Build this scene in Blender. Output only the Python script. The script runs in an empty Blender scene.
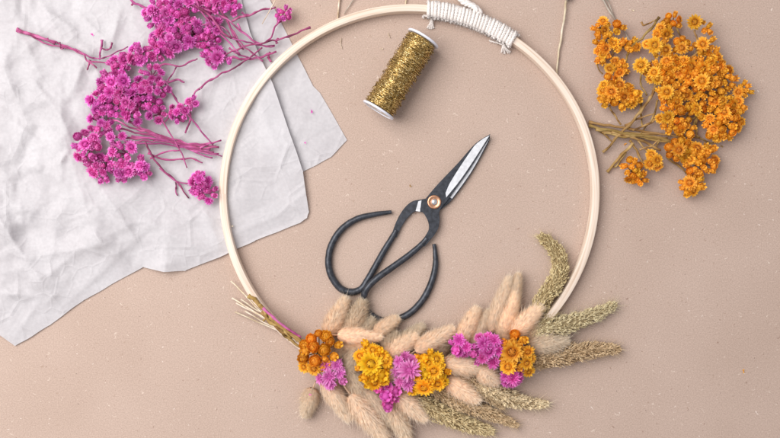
import bpy, math, random
import numpy as np
from mathutils import Vector, Matrix, noise, geometry
random.seed(7); rng = np.random.default_rng(7)

# ------------------------------------------------------------------ camera, light, exposure
K = 0.00066                      # metres per unit used in the layout below (hoop is 25 cm across)
LENS = 42.0
DIST = 780 * LENS / 36.0         # camera height in layout units
scene = bpy.context.scene
C = scene.collection
cam_d = bpy.data.cameras.new("camera"); cam = bpy.data.objects.new("camera", cam_d); C.objects.link(cam)
cam_d.lens = LENS; cam_d.sensor_width = 36; cam_d.clip_start = 0.02; cam_d.clip_end = 20
cam.location = (0, 0, DIST * K)
cam_d.dof.use_dof = True; cam_d.dof.focus_distance = (DIST - 8) * K; cam_d.dof.aperture_fstop = 6.3
scene.camera = cam

world = bpy.data.worlds.new("World"); scene.world = world; world.use_nodes = True
bg = world.node_tree.nodes["Background"]; bg.inputs[0].default_value = (0.97, 0.95, 1.0, 1); bg.inputs[1].default_value = 0.45

def area(name, loc, target, size, power, col):
    d = bpy.data.lights.new(name, 'AREA'); d.shape = 'RECTANGLE'; d.size, d.size_y = size; d.energy = power; d.color = col
    o = bpy.data.objects.new(name, d); C.objects.link(o); o.location = loc
    o.rotation_euler = (Vector(target) - Vector(loc)).to_track_quat('-Z', 'Y').to_euler()
    return o
area("window_light", (-0.58, 0.27, 0.90), (-0.02, -0.01, 0), (1.0, 0.95), 15.9, (1.0, 0.975, 0.965))
scene.view_settings.view_transform = 'Standard'; scene.view_settings.look = 'None'
scene.view_settings.exposure = 0.12; scene.view_settings.gamma = 1
scene.render.engine = 'CYCLES'; scene.cycles.max_bounces = 14; scene.cycles.diffuse_bounces = 9

# ------------------------------------------------------------------ helpers
def P(x, y, z=0.0):
    """layout position (x right, y down, z up) -> metres; x, y are given as seen from above the middle of the table"""
    f = (1 - z / DIST)
    return Vector(((x - 390) * f * K, (219 - y) * f * K, z * K))

class MB:
    def __init__(s): s.v = []; s.f = []; s.t = []; s.n = []; s.c = 0
    def add(s, verts, faces, t=None, n=None):
        verts = np.asarray(verts, float).reshape(-1, 3); faces = [tuple(i + s.c for i in f) for f in faces]
        s.v.append(verts); s.f += faces
        s.t.append(np.full(len(verts), 0.5) if t is None else np.broadcast_to(np.asarray(t, float), (len(verts),)))
        if n is not None: s.n.append(np.asarray(n, float).reshape(-1, 3))
        s.c += len(verts)
    def mesh(s, name, mat, smooth=True):
        me = bpy.data.meshes.new(name)
        V = np.concatenate(s.v)
        me.from_pydata(V.tolist(), [], s.f)
        at = me.attributes.new("tone", 'FLOAT', 'POINT'); at.data.foreach_set("value", np.concatenate(s.t).astype(np.float32))
        if mat: me.materials.append(mat)
        me.polygons.foreach_set("use_smooth", [smooth] * len(me.polygons))
        me.update()
        return me

def obj(name, me, parent=None, mw=None):
    o = bpy.data.objects.new(name, me); C.objects.link(o)
    if parent: o.parent = parent
    if mw is not None: o.matrix_basis = mw
    return o
def thing(name, label, cat, loc=(0, 0, 0), group=None):
    o = bpy.data.objects.new(name, None); C.objects.link(o); o.location = loc; o.empty_display_size = 0.01
    o['label'] = label; o['category'] = cat
    if group: o['group'] = group
    return o
def tag(o, label, cat, group=None):
    o['label'] = label; o['category'] = cat
    if group: o['group'] = group
    return o
def local(root, pts):          # world points -> root's local (roots are only translated)
    l = np.array(root.location); return [np.array(p) - l for p in pts]

def smooth_path(pts, n):
    """Catmull-Rom through pts (any dimension), n samples per span"""
    p = [np.array(q, float) for q in pts]
    if len(p) == 2: return [p[0] + (p[1] - p[0]) * i / n for i in range(n + 1)]
    p = [2 * p[0] - p[1]] + p + [2 * p[-1] - p[-2]]; out = []
    for i in range(1, len(p) - 2):
        for k in range(n):
            t = k / n
            out.append(0.5 * (2 * p[i] + (p[i+1] - p[i-1]) * t + (2*p[i-1] - 5*p[i] + 4*p[i+1] - p[i+2]) * t*t + (3*p[i] - p[i-1] - 3*p[i+1] + p[i+2]) * t**3))
    out.append(p[-2]); return out

def tube(mb, pts, rad, seg=8, t=0.5, flat=1.0, cap=True, rough=0.0):
    """swept tube through world points; rad scalar or list; flat squashes it in z"""
    pts = np.array([np.array(q, float) for q in pts]); n = len(pts)
    rad = np.broadcast_to(np.asarray(rad, float), (n,))
    tan = np.gradient(pts, axis=0); tan /= np.linalg.norm(tan, axis=1)[:, None] + 1e-12
    up = np.array([0, 0, 1.0]); V = []
    ang = np.arange(seg) * 2 * math.pi / seg
    for i in range(n):
        s = np.cross(tan[i], up)
        if np.linalg.norm(s) < 0.2: s = np.cross(tan[i], np.array([0.3, 1, 0]))
        s /= np.linalg.norm(s); u = np.cross(s, tan[i])
        rr = rad[i] * (1 + rough * rng.uniform(-1, 1, seg)) if rough else np.full(seg, rad[i])
        V.append(pts[i] + np.outer(np.cos(ang) * rr, s) + np.outer(np.sin(ang) * rr * flat, u))
    F = [(i*seg + j, i*seg + (j+1) % seg, (i+1)*seg + (j+1) % seg, (i+1)*seg + j) for i in range(n-1) for j in range(seg)]
    if cap: F += [tuple(range(seg))[::-1], tuple((n-1)*seg + j for j in range(seg))]
    tt = t if np.isscalar(t) else np.repeat(np.asarray(t), seg)
    mb.add(np.concatenate(V), F, tt)

# ------------------------------------------------------------------ materials
def nt(name):
    m = bpy.data.materials.new(name); m.use_nodes = True; t = m.node_tree
    return m, t, t.nodes["Principled BSDF"], t.nodes, t.links
def ramp(nodes, stops, interp='LINEAR'):
    r = nodes.new("ShaderNodeValToRGB"); r.color_ramp.interpolation = interp
    e = r.color_ramp.elements
    while len(e) < len(stops): e.new(0.5)
    for i, (p, c) in enumerate(stops): e[i].position = p; e[i].color = (*c, 1)
    return r
def tex(nodes, links, kind, scale, coord='Object', detail=4, **kw):
    tc = nodes.new("ShaderNodeTexCoord"); t = nodes.new(kind)
    links.new(tc.outputs[coord], t.inputs["Vector"]); t.inputs["Scale"].default_value = scale
    if "Detail" in t.inputs: t.inputs["Detail"].default_value = 0 if kind.endswith("Voronoi") else detail
    for k, v in kw.items(): setattr(t, k, v)
    return t
def bump(nodes, links, height, p, dist, strength=1.0, prev=None):
    b = nodes.new("ShaderNodeBump"); b.inputs["Distance"].default_value = dist; b.inputs["Strength"].default_value = strength
    links.new(height, b.inputs["Height"]); 
    if prev: links.new(prev, b.inputs["Normal"])
    links.new(b.outputs[0], p.inputs["Normal"]); return b.outputs[0]
def mixc(nodes, links, fac, a, b, mode='MIX'):
    m = nodes.new("ShaderNodeMix"); m.data_type = 'RGBA'; m.blend_type = mode
    for s, v in ((m.inputs[0], fac), (m.inputs[6], a), (m.inputs[7], b)):
        if hasattr(v, "links"): links.new(v, s)
        else: s.default_value = v if isinstance(v, (int, float)) else (*v, 1)
    return m.outputs[2]

def mat_kraft():
    m, t, p, N, L = nt("kraft_paper")
    n1 = tex(N, L, "ShaderNodeTexNoise", 14, detail=3); n2 = tex(N, L, "ShaderNodeTexNoise", 1250, detail=4); n2.inputs["Roughness"].default_value = .7
    r1 = ramp(N, [(0.3, (.475, .358, .292)), (0.7, (.515, .394, .326))]); L.new(n1.outputs[0], r1.inputs[0])
    r2 = ramp(N, [(0.28, (.76, .745, .73)), (0.72, (1.2, 1.2, 1.2))]); L.new(n2.outputs[0], r2.inputs[0])
    c = mixc(N, L, 1.0, r1.outputs[0], r2.outputs[0], 'MULTIPLY')
    # stray fibres and flecks in the pulp
    for sc, th, col, rnd in ((110, .032, (.84, .74, .66), .84), (100, .034, (.26, .16, .12), .80), (210, .065, (.74, .62, .52), .8), (45, .012, (.12, .08, .07), .72), (250, .07, (.36, .25, .19), .8)):
        v = tex(N, L, "ShaderNodeTexVoronoi", sc); v.voronoi_dimensions = "2D"
        nz = tex(N, L, "ShaderNodeTexNoise", sc * 1.3, detail=1)
        mx = N.new("ShaderNodeMix"); mx.data_type = 'VECTOR'; mx.inputs[0].default_value = .008
        tc = N.new("ShaderNodeTexCoord"); L.new(tc.outputs['Object'], mx.inputs[4]); L.new(nz.outputs[1], mx.inputs[5])
        L.new(mx.outputs[1], v.inputs["Vector"])
        r = ramp(N, [(th * .6, (1, 1, 1)), (th * 1.5, (0, 0, 0))]); L.new(v.outputs["Distance"], r.inputs[0])
        s = N.new("ShaderNodeSeparateColor"); L.new(v.outputs["Color"], s.inputs[0])
        g = N.new("ShaderNodeMath"); g.operation = 'GREATER_THAN'; g.inputs[1].default_value = rnd; L.new(s.outputs[0], g.inputs[0])
        mm = N.new("ShaderNodeMath"); mm.operation = 'MULTIPLY'; L.new(r.outputs[0], mm.inputs[0]); L.new(g.outputs[0], mm.inputs[1])
        m2 = N.new("ShaderNodeMath"); m2.operation = 'MULTIPLY'; L.new(mm.outputs[0], m2.inputs[0]); m2.inputs[1].default_value = .65
        c = mixc(N, L, m2.outputs[0], c, col)
    L.new(c, p.inputs["Base Color"]); p.inputs["Roughness"].default_value = .9; p.inputs["Specular IOR Level"].default_value = .2
    b = bump(N, L, n2.outputs[0], p, .00018, .25)
    n3 = tex(N, L, "ShaderNodeTexNoise", 25, detail=2); bump(N, L, n3.outputs[0], p, .0006, .3, b)
    return m
def mat_tissue():
    m, t, p, N, L = nt("tissue_paper")
    n1 = tex(N, L, "ShaderNodeTexNoise", 30, detail=4); n2 = tex(N, L, "ShaderNodeTexNoise", 500, detail=4)
    r1 = ramp(N, [(0.3, (.60, .575, .585)), (0.7, (.67, .65, .66))]); L.new(n1.outputs[0], r1.inputs[0])
    r2 = ramp(N, [(0.3, (.93, .93, .93)), (0.7, (1.04, 1.04, 1.04))]); L.new(n2.outputs[0], r2.inputs[0])
    c = mixc(N, L, 1.0, r1.outputs[0], r2.outputs[0], 'MULTIPLY')
    L.new(c, p.inputs["Base Color"]); p.inputs["Roughness"].default_value = .62; p.inputs["Specular IOR Level"].default_value = .25
    b = bump(N, L, n2.outputs[0], p, .00006, .6)
    v = tex(N, L, "ShaderNodeTexNoise", 55, detail=6); v.inputs["Distortion"].default_value = .8
    b = bump(N, L, v.outputs[0], p, .0008, .4, b)
    for sc, wdt, dst in ((17, .06, .0007), (41, .08, .00045), (97, .10, .00016)):      # sharp creases where a noise field crosses zero
        ab = tex(N, L, "ShaderNodeTexVoronoi", sc); ab.feature = 'DISTANCE_TO_EDGE'; ab.voronoi_dimensions = '2D'
        mr = N.new("ShaderNodeMapRange"); mr.inputs[1].default_value = 0; mr.inputs[2].default_value = wdt; mr.inputs[3].default_value = 1; mr.inputs[4].default_value = 0; L.new(ab.outputs[0], mr.inputs[0])
        mk = tex(N, L, "ShaderNodeTexNoise", sc*.45, detail=1); mkr = N.new("ShaderNodeMapRange"); mkr.inputs[1].default_value = .46; mkr.inputs[2].default_value = .62; L.new(mk.outputs[0], mkr.inputs[0])
        mu = N.new("ShaderNodeMath"); mu.operation = 'MULTIPLY'; L.new(mr.outputs[0], mu.inputs[0]); L.new(mkr.outputs[0], mu.inputs[1])
        b = bump(N, L, mu.outputs[0], p, dst, .8, b)
    tr = N.new("ShaderNodeBsdfTranslucent"); tr.inputs[0].default_value = (.7, .66, .68, 1)
    mx = N.new("ShaderNodeMixShader"); mx.inputs[0].default_value = .18
    out = N["Material Output"]; L.new(p.outputs[0], mx.inputs[1]); L.new(tr.outputs[0], mx.inputs[2]); L.new(mx.outputs[0], out.inputs[0])
    return m
def mat_wood():
    m, t, p, N, L = nt("pale_wood")
    tc = N.new("ShaderNodeTexCoord"); s = N.new("ShaderNodeSeparateXYZ"); L.new(tc.outputs['Object'], s.inputs[0])
    a = N.new("ShaderNodeMath"); a.operation = 'ARCTAN2'; L.new(s.outputs[1], a.inputs[0]); L.new(s.outputs[0], a.inputs[1])
    x2 = N.new("ShaderNodeVectorMath"); x2.operation = 'LENGTH'; L.new(tc.outputs['Object'], x2.inputs[0])
    r = N.new("ShaderNodeMath"); r.operation = 'MULTIPLY'; r.inputs[1].default_value = 900; L.new(x2.outputs["Value"], r.inputs[0])
    aa = N.new("ShaderNodeMath"); aa.operation = 'MULTIPLY'; aa.inputs[1].default_value = 3; L.new(a.outputs[0], aa.inputs[0])
    zz = N.new("ShaderNodeMath"); zz.operation = 'MULTIPLY'; zz.inputs[1].default_value = 500; L.new(s.outputs[2], zz.inputs[0])
    cb = N.new("ShaderNodeCombineXYZ"); L.new(r.outputs[0], cb.inputs[0]); L.new(aa.outputs[0], cb.inputs[1]); L.new(zz.outputs[0], cb.inputs[2])
    n = N.new("ShaderNodeTexNoise"); n.inputs["Scale"].default_value = 1.0; n.inputs["Detail"].default_value = 5; L.new(cb.outputs[0], n.inputs["Vector"])
    rp = ramp(N, [(0.3, (.58, .43, .31)), (0.48, (.76, .62, .50)), (0.75, (.85, .74, .64))]); L.new(n.outputs[0], rp.inputs[0])
    L.new(rp.outputs[0], p.inputs["Base Color"]); p.inputs["Roughness"].default_value = .55
    bump(N, L, n.outputs[0], p, .0002, .5)
    return m
def mat_simple(name, col, rough=.5, metal=0.0, nscale=0, var=.15, bdist=0, spec=.5):
    m, t, p, N, L = nt(name)
    p.inputs["Base Color"].default_value = (*col, 1); p.inputs["Roughness"].default_value = rough; p.inputs["Metallic"].default_value = metal
    p.inputs["Specular IOR Level"].default_value = spec
    if nscale:
        n = tex(N, L, "ShaderNodeTexNoise", nscale, detail=5)
        r = ramp(N, [(.3, tuple(c * (1 - var) for c in col)), (.7, tuple(min(1, c * (1 + var)) for c in col))]); L.new(n.outputs[0], r.inputs[0]); L.new(r.outputs[0], p.inputs["Base Color"])
        if bdist: bump(N, L, n.outputs[0], p, bdist, .7)
    return m
def mat_tone(name, stops, rough=.7, transl=.2, hue=.0, nscale=1500, objcol=False, spec=.25, randv=.2):
    """colour from the 'tone' attribute (0 base .. 1 tip of a petal, or per grain); value varies a little per object"""
    m, t, p, N, L = nt(name)
    a = N.new("ShaderNodeAttribute"); a.attribute_name = "tone"
    r = ramp(N, stops); L.new(a.outputs["Fac"], r.inputs[0]); c = r.outputs[0]
    oi = N.new("ShaderNodeObjectInfo")
    if objcol: c = mixc(N, L, 1.0, c, oi.outputs["Color"], 'MULTIPLY')
    h = N.new("ShaderNodeHueSaturation"); L.new(c, h.inputs["Color"])
    mr = N.new("ShaderNodeMapRange"); L.new(oi.outputs["Random"], mr.inputs[0]); mr.inputs[3].default_value = .5 - hue; mr.inputs[4].default_value = .5 + hue; L.new(mr.outputs[0], h.inputs["Hue"])
    wn = N.new("ShaderNodeTexWhiteNoise"); wn.noise_dimensions = '1D'; L.new(oi.outputs["Random"], wn.inputs["W"])
    mv = N.new("ShaderNodeMapRange"); L.new(wn.outputs["Value"], mv.inputs[0]); mv.inputs[3].default_value = 1 - randv; mv.inputs[4].default_value = 1 + randv * .6; L.new(mv.outputs[0], h.inputs["Value"])
    n = tex(N, L, "ShaderNodeTexNoise", nscale, detail=3); rn = ramp(N, [(.3, (.82, .82, .82)), (.7, (1.12, 1.12, 1.12))]); L.new(n.outputs[0], rn.inputs[0])
    c = mixc(N, L, 1.0, h.outputs[0], rn.outputs[0], 'MULTIPLY')
    L.new(c, p.inputs["Base Color"]); p.inputs["Roughness"].default_value = rough; p.inputs["Specular IOR Level"].default_value = spec
    if transl:
        tr = N.new("ShaderNodeBsdfTranslucent"); L.new(c, tr.inputs[0])
        mx = N.new("ShaderNodeMixShader"); mx.inputs[0].default_value = transl
        L.new(p.outputs[0], mx.inputs[1]); L.new(tr.outputs[0], mx.inputs[2]); L.new(mx.outputs[0], N["Material Output"].inputs[0])
    return m

M_kraft, M_tissue, M_wood = mat_kraft(), mat_tissue(), mat_wood()
M_cord = mat_simple("cotton_cord", (.83, .775, .73), .95, 0, 2500, .12, .0002, .1)
M_orange = mat_tone("orange_petal", [(0, (.15, .04, .01)), (.22, (.70, .21, .015)), (.55, (.93, .45, .034)), (1, (.98, .62, .10))], .55, .2, .009, randv=.16)
M_yellow = mat_tone("yellow_petal", [(0, (.20, .055, .01)), (.25, (.86, .36, .012)), (.6, (.97, .56, .018)), (1, (.98, .68, .07))], .55, .2, .012, randv=.12)
M_pink = mat_tone("pink_petal", [(0, (.24, .01, .12)), (.3, (.68, .06, .36)), (.65, (.89, .20, .64)), (1, (.97, .70, .93))], .6, .25, .012, randv=.22)
M_lilac = mat_tone("lilac_petal", [(0, (.36, .03, .22)), (.3, (.70, .14, .48)), (.65, (.85, .30, .66)), (1, (.93, .58, .86))], .6, .2, .01, randv=.12)
M_pinkstem = mat_tone("pink_stem", [(0, (.17, .03, .08)), (.5, (.42, .08, .22)), (1, (.58, .17, .36))], .7, 0, .01, 400, randv=.2)
M_olive = mat_tone("dried_stem", [(0, (.12, .06, .018)), (.5, (.33, .19, .058)), (1, (.52, .35, .14))], .75, 0, .01, 400, randv=.2)
M_straw = mat_tone("straw", [(0, (.42, .31, .19)), (.5, (.66, .54, .38)), (1, (.80, .70, .56))], .6, 0, .01, 300, randv=.15)
M_greystem = mat_tone("grey_stem", [(0, (.22, .18, .14)), (.5, (.40, .34, .28)), (1, (.55, .5, .42))], .7, 0, 0, 300)
M_fur = mat_tone("fluffy_grass", [(0, (.96, .71, .50)), (.5, (.98, .81, .62)), (1, (1, .92, .79))], .8, .42, .0, 600, objcol=True, spec=.1, randv=.08)
M_seed = mat_tone("grass_seed", [(0, (.26, .18, .10)), (.35, (.50, .385, .235)), (.75, (.70, .585, .40)), (1, (.82, .75, .55))], .7, .15, .0, 900, objcol=True, randv=.05)
M_steel = mat_simple("blackened_steel", (.040, .044, .054), .38, .35, 420, .45, .00010)
M_ground = mat_simple("ground_steel", (.72, .73, .75), .42, .45, 500, .15, .00004)
M_copper = mat_simple("copper", (.62, .33, .20), .32, .9, 500, .2, .00003)
M_rivet = mat_simple("rivet_steel", (.8, .8, .8), .2, 1.0)
M_plastic = mat_simple("white_plastic", (.76, .77, .84), .35, 0, 200, .03)

def mat_gold():
    m, t, p, N, L = nt("gold_thread")
    v = tex(N, L, "ShaderNodeTexVoronoi", 1900); s = N.new("ShaderNodeSeparateColor"); L.new(v.outputs["Color"], s.inputs[0])
    r = ramp(N, [(0, (.17, .095, .025)), (.45, (.42, .27, .08)), (.8, (.76, .54, .20)), (1, (1, .86, .50))]); L.new(s.outputs[0], r.inputs[0])
    L.new(r.outputs[0], p.inputs["Base Color"]); p.inputs["Metallic"].default_value = .78; p.inputs["Roughness"].default_value = .30
    bump(N, L, s.outputs[1], p, .00018, 1.0); return m
M_gold = mat_gold()
def mat_glitter():
    m, t, p, N, L = nt("silver_glitter")
    v = tex(N, L, "ShaderNodeTexVoronoi", 1300); s = N.new("ShaderNodeSeparateColor"); L.new(v.outputs["Color"], s.inputs[0])
    r = ramp(N, [(0, (.42, .38, .30)), (1, (.95, .93, .88))]); L.new(s.outputs[0], r.inputs[0])
    L.new(r.outputs[0], p.inputs["Base Color"]); p.inputs["Metallic"].default_value = .4; p.inputs["Roughness"].default_value = .4
    bump(N, L, s.outputs[1], p, .0003, 1.0); return m
M_glitter = mat_glitter()

# ------------------------------------------------------------------ the kraft paper surface
mb = MB(); g = 40; xs = np.linspace(-.7, .7, g)
mb.add([(x, y, 0) for y in xs for x in xs], [(j*g+i, j*g+i+1, (j+1)*g+i+1, (j+1)*g+i) for j in range(g-1) for i in range(g-1)])
tbl = obj("table_surface", mb.mesh("table_surface", M_kraft)); tbl['kind'] = 'structure'

# ------------------------------------------------------------------ crumpled tissue paper
def rh(i, j, s):            # hashed lattice value
    n = math.sin(i * 127.1 + j * 311.7 + s * 74.7) * 43758.5453; return n - math.floor(n)
def facet(x, y, s, seed):
    """random heights on a triangular lattice, linear between them: flat facets meeting in sharp creases"""
    wx = noise.noise(Vector((x * .6 / s, y * .6 / s, seed))) * s * .6; wy = noise.noise(Vector((x * .6 / s, y * .6 / s, seed + 9))) * s * .6
    x, y = (x + wx) / s, (y + wy) / s
    sk = (x + y) * .3660254; i, j = math.floor(x + sk), math.floor(y + sk); fx, fy = x + sk - i, y + sk - j
    a, c = rh(i, j, seed), rh(i+1, j+1, seed)
    if fx > fy: b = rh(i+1, j, seed); return a + (b - a) * fx + (c - b) * fy
    b = rh(i, j+1, seed); return a + (b - a) * fy + (c - b) * fx
def seg_d(x, y, x0, y0, x1, y1):
    dx, dy = x1 - x0, y1 - y0; t = max(0, min(1, ((x-x0)*dx + (y-y0)*dy) / (dx*dx + dy*dy)))
    return math.hypot(x - x0 - t*dx, y - y0 - t*dy), t
def sheet(name, outline, hfun, parent, step=1.8):
    pts = []; n = len(outline)
    for k in range(n):
        (ax, ay), (bx, by) = outline[k], outline[(k+1) % n]; m = max(1, int(math.hypot(bx-ax, by-ay) / step))
        for i in range(m):
            t = i / m; w = .5 * noise.noise(Vector((ax + (bx-ax)*t, ay + (by-ay)*t, 3)) * .05) if 0 < i < m else 0
            pts.append((ax + (bx-ax)*t + w, ay + (by-ay)*t + w))
    nb = len(pts); poly = np.array(pts)
    edges = [(i, (i+1) % nb) for i in range(nb)]
    x0, y0 = poly.min(0); x1, y1 = poly.max(0)
    gx, gy = np.meshgrid(np.arange(x0, x1, step), np.arange(y0, y1, step)); gx = gx.ravel() + rng.uniform(-.5, .5, gx.size); gy = gy.ravel() + rng.uniform(-.5, .5, gy.size)
    ins = np.zeros(gx.size, bool); mind = np.full(gx.size, 1e9)
    for k in range(nb):
        (ax, ay), (bx, by) = poly[k], poly[(k+1) % nb]
        c = ((ay > gy) != (by > gy)) & (gx < (bx-ax) * (gy-ay) / (by-ay + 1e-12) + ax); ins ^= c
        mind = np.minimum(mind, np.hypot(gx-ax, gy-ay))
    keep = ins & (mind > step * .7)
    allp = pts + list(zip(gx[keep], gy[keep]))
    v, e, f, *_ = geometry.delaunay_2d_cdt([Vector(q) for q in allp], edges, [list(range(nb))], 1, 1e-5)
    V = []
    for q in v:
        d = min(1, 1)
        V.append(P(q.x, q.y, max(.5, hfun(q.x, q.y))))
    mb = MB(); mb.add([tuple(p) for p in V], [tuple(t) for t in f])
    me = mb.mesh(name, M_tissue); 
    import bmesh
    bm = bmesh.new(); bm.from_mesh(me); bmesh.ops.recalc_face_normals(bm, faces=bm.faces)
    if sum(fc.normal.z for fc in bm.faces) < 0: bmesh.ops.reverse_faces(bm, faces=bm.faces)
    bm.to_mesh(me); bm.free()
    o = obj(name, me, parent)
    return o
RIDGES = [ # x0,y0,x1,y1, height, width : individual creases seen in the sheet
 (-10,205,22,255,5,16),(22,255,62,310,3,12),(0,150,60,180,2.5,14),(60,75,62,215,2,12),(55,110,95,235,3.5,22),(95,235,130,268,5,14),(130,268,185,262,3.5,14),
 (95,180,150,262,3.5,12),(30,75,62,120,4,13),(20,30,40,75,3,14),(62,120,75,150,3,12),(75,10,110,45,3.5,12),(48,12,75,30,3,10),(0,60,20,110,3,14),
 (120,8,112,40,2.5,10),(25,258,130,240,3,14),(60,310,120,255,3,12),(150,225,230,262,4,16),(206,214,222,255,3.5,12),(222,240,300,205,3,14),
 (245,70,295,190,.9,18),(180,190,260,200,1.2,22),(10,120,50,150,3,12),(40,0,62,40,3,10),(85,60,70,95,2.5,10),(140,60,180,130,1.5,14),(290,205,308,190,2,8)]
rr_ = random.Random(5)
for _ in range(46):
    x_, y_, a_, l_ = rr_.uniform(-10, 230), rr_.uniform(0, 320), rr_.uniform(0, 3.14), rr_.uniform(12, 45)
    RIDGES.append((x_, y_, x_ + l_*math.cos(a_), y_ + l_*math.sin(a_), rr_.uniform(-2, 3), rr_.uniform(6, 13)))
def crumple(x, y):
    w = max(.32, min(1, (210 - x) / 150)); w *= 1 - .35 * max(0, min(1, (y - 200) / 100)) 
    w = max(w, .8 * max(0, min(1, (y - 215) / 40)) * max(0, min(1, (x - 110) / 40)))
    h = 13 * w * facet(x, y, 75, 1.3) + 10 * w * facet(x, y, 34, 5.1) + 4.2 * w * facet(x, y, 15, 8.7) + .8 * w * facet(x, y, 7, 2.2)
    for (a, b, c, d, hh, ww) in RIDGES:
        if min(a, c) - ww < x < max(a, c) + ww and min(b, d) - ww < y < max(b, d) + ww:
            ds, t = seg_d(x, y, a, b, c, d)
            if ds < ww: q = 1 - ds / ww; h += hh * 1.5 * q * (.4 + .6*q) * (.35 + .65 * math.sin(math.pi * min(1, max(0, t * .9 + .05))))
    return h
def h_main(x, y):
    # distance to the lower edge: paper settles onto the table there
    e = 1.0 + crumple(x, y) * .8
    ds, _ = seg_d(x, y, 15, 346, 143, 267); ds2, _ = seg_d(x, y, 185, 272, 309, 213); ds3, _ = seg_d(x, y, 273, 80, 309, 213)
    k = min(1, .12 + .88 * min(ds / 45, 1)); k = min(k, .15 + .85 * min(ds2 / 45, 1))
    lift = 1.3 * max(0, min(1, (x - 190) / 35))
    return .5 + e * k + lift * (.3 + .7*min(1, ds2 / 30)) + 1.0 * max(0, 1 - ds3 / 25)
def h_flap(x, y):
    ds, _ = seg_d(x, y, 268, 0, 347, 140); ds2, _ = seg_d(x, y, 347, 140, 303, 171)
    k = .35 + .65 * min(1, min(ds, ds2) / 25)
    h = .6 + k * (2.2 * facet(x, y, 30, 4.4) + 1.3 * facet(x, y, 12, 6.1) + .4 * facet(x, y, 6, 3.1))
    return h * .8
tissue = thing("tissue_paper", "crumpled white tissue paper lying under the pink dried flowers, one corner folded", "tissue paper", P(150, 150, 0))
tissue_kids = [
 sheet("paper_sheet", [(-90,-60),(228,-60),(241,-2),(250,32),(259,55),(273,84),(288,128),(303,171),(306,194),(309,212),(307,218),(300,223),(256,240),(222,256),(185,271),(164,272),(143,267),(112,284),(84,300),(50,325),(15,346),(-2,334),(-90,290)], h_main, None),
 sheet("folded_corner", [(200,-60),(244,-60),(269,-2),(290,40),(313,86),(320,93),(334,117),(347,140),(331,157),(303,172),(270,170),(240,60)], h_flap, None, 2.0)]
for o in tissue_kids: o.parent = tissue; o.location = -tissue.location

# ------------------------------------------------------------------ hoop
HC = (409.5, 194.0); RO, RW, HH = 190.3, 7.6, 12.5
fz = 1 - HH / DIST
root_loc = P(HC[0], HC[1], 0); root_loc.x = (HC[0]-390)*fz*K; root_loc.y = (219-HC[1])*fz*K
wreath = thing("dried_flower_wreath", "round pale wooden hoop decorated with fluffy grasses and bright dried flowers along its lower edge", "wreath", root_loc)
WL = np.array(root_loc)
def wobj(name, mb, mat, smooth=True, parent=None):
    me = mb.mesh(name, mat, smooth); o = obj(name, me, parent or wreath)
    if parent is None: o.location = -Vector(WL)
    return o
mb = MB(); ro = RO * fz * K; ri = (RO - RW) * fz * K; h = HH * K; b = 1.1 * K; N = 360
prof = [(ri + b, h), (ro - b, h), (ro - b*.3, h - b*.3), (ro, h - b), (ro, b + .3*K), (ro - b, .3*K), (ri + b, .3*K), (ri, b + .3*K), (ri, h - b), (ri + b*.3, h - b*.3)]
V = []
for i in range(N):
    a = 2*math.pi*i/N; wv = (.5 * math.sin(2*a + .5) + .25 * math.sin(5*a)) * K
    for r, z in prof: V.append(((r + wv) * math.cos(a), (r + wv) * math.sin(a), z))
n = len(prof); mb.add(V, [(i*n + j, ((i+1) % N)*n + j, ((i+1) % N)*n + (j+1) % n, i*n + (j+1) % n) for i in range(N) for j in range(n)])
me = mb.mesh("wooden_hoop", M_wood, True); hoop = obj("wooden_hoop", me, wreath)
bv = hoop.modifiers.new("edge", 'EDGE_SPLIT'); bv.split_angle = math.radians(35)

def hoop_pt(a, dr=0.0, z=HH):      # a in degrees, counter-clockwise from +x as seen from above
    r = (RO - RW/2) * fz * K + dr * K
    return np.array([WL[0] + r*math.cos(math.radians(a)), WL[1] + r*math.sin(math.radians(a)), z*K])
# cotton cord wound round the top of the hoop
def ply(mb, path, r, twist_len, seg=7, plies=3, t=.5):
    """a twisted cord: plies strands spiralling around path (world points)"""
    path = np.array(path); n = len(path); d = np.concatenate([[0], np.cumsum(np.linalg.norm(np.diff(path, axis=0), axis=1))])
    tan = np.gradient(path, axis=0); tan /= np.linalg.norm(tan, axis=1)[:, None] + 1e-12
    for k in range(plies):
        pts = []
        for i in range(n):
            s = np.cross(tan[i], [0.1, 0.2, 1]); s /= np.linalg.norm(s); u = np.cross(s, tan[i]); a = d[i] / twist_len * 2*math.pi + k*2*math.pi/plies
            pts.append(path[i] + (s*math.cos(a) + u*math.sin(a)) * r * .55)
        tube(mb, pts, r * .62, seg, t)
def fuzz(mb, pts, L, n, r=.12):
    pts = np.array(pts)
    for _ in range(n):
        p = pts[rng.integers(len(pts))]; d = rng.normal(size=3); d /= np.linalg.norm(d); d[2] = abs(d[2])*.6; e = rng.normal(size=3) * .4
        l = L * rng.uniform(.4, 1) * K
        q = [p, p + d*l*.5 + e*l*.15, p + (d + e*.6)*l]; tube(mb, q, [r*K, r*K, r*.4*K], 3, .6)
a0, a1 = 84.3, 55.6; turns = 27; mb = MB(); path = []
for i in range(turns*22 + 1):
    t = i / (turns*22); a = a0 + (a1 - a0)*t; ph = 2*math.pi*turns*t
    jr = noise.noise(Vector((int(t*turns)*1.7, 0, 0))) * .7
    w2 = (RW/2 + 3.5 + jr); h2 = (HH/2 + 1.2 + jr)
    cu = lambda v: math.copysign(abs(v)**.75, v)
    path.append(hoop_pt(a + .12*jr, cu(math.cos(ph))*w2, 0) + np.array([0, 0, max(.9, HH/2 + .8 + cu(math.sin(ph))*h2)*K]))
ply(mb, path, 2.05*K, 5.5*K, 6, 3); fuzz(mb, path, 5, 2200, .09)
wobj("cord_wrapping", mb, M_cord)
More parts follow.
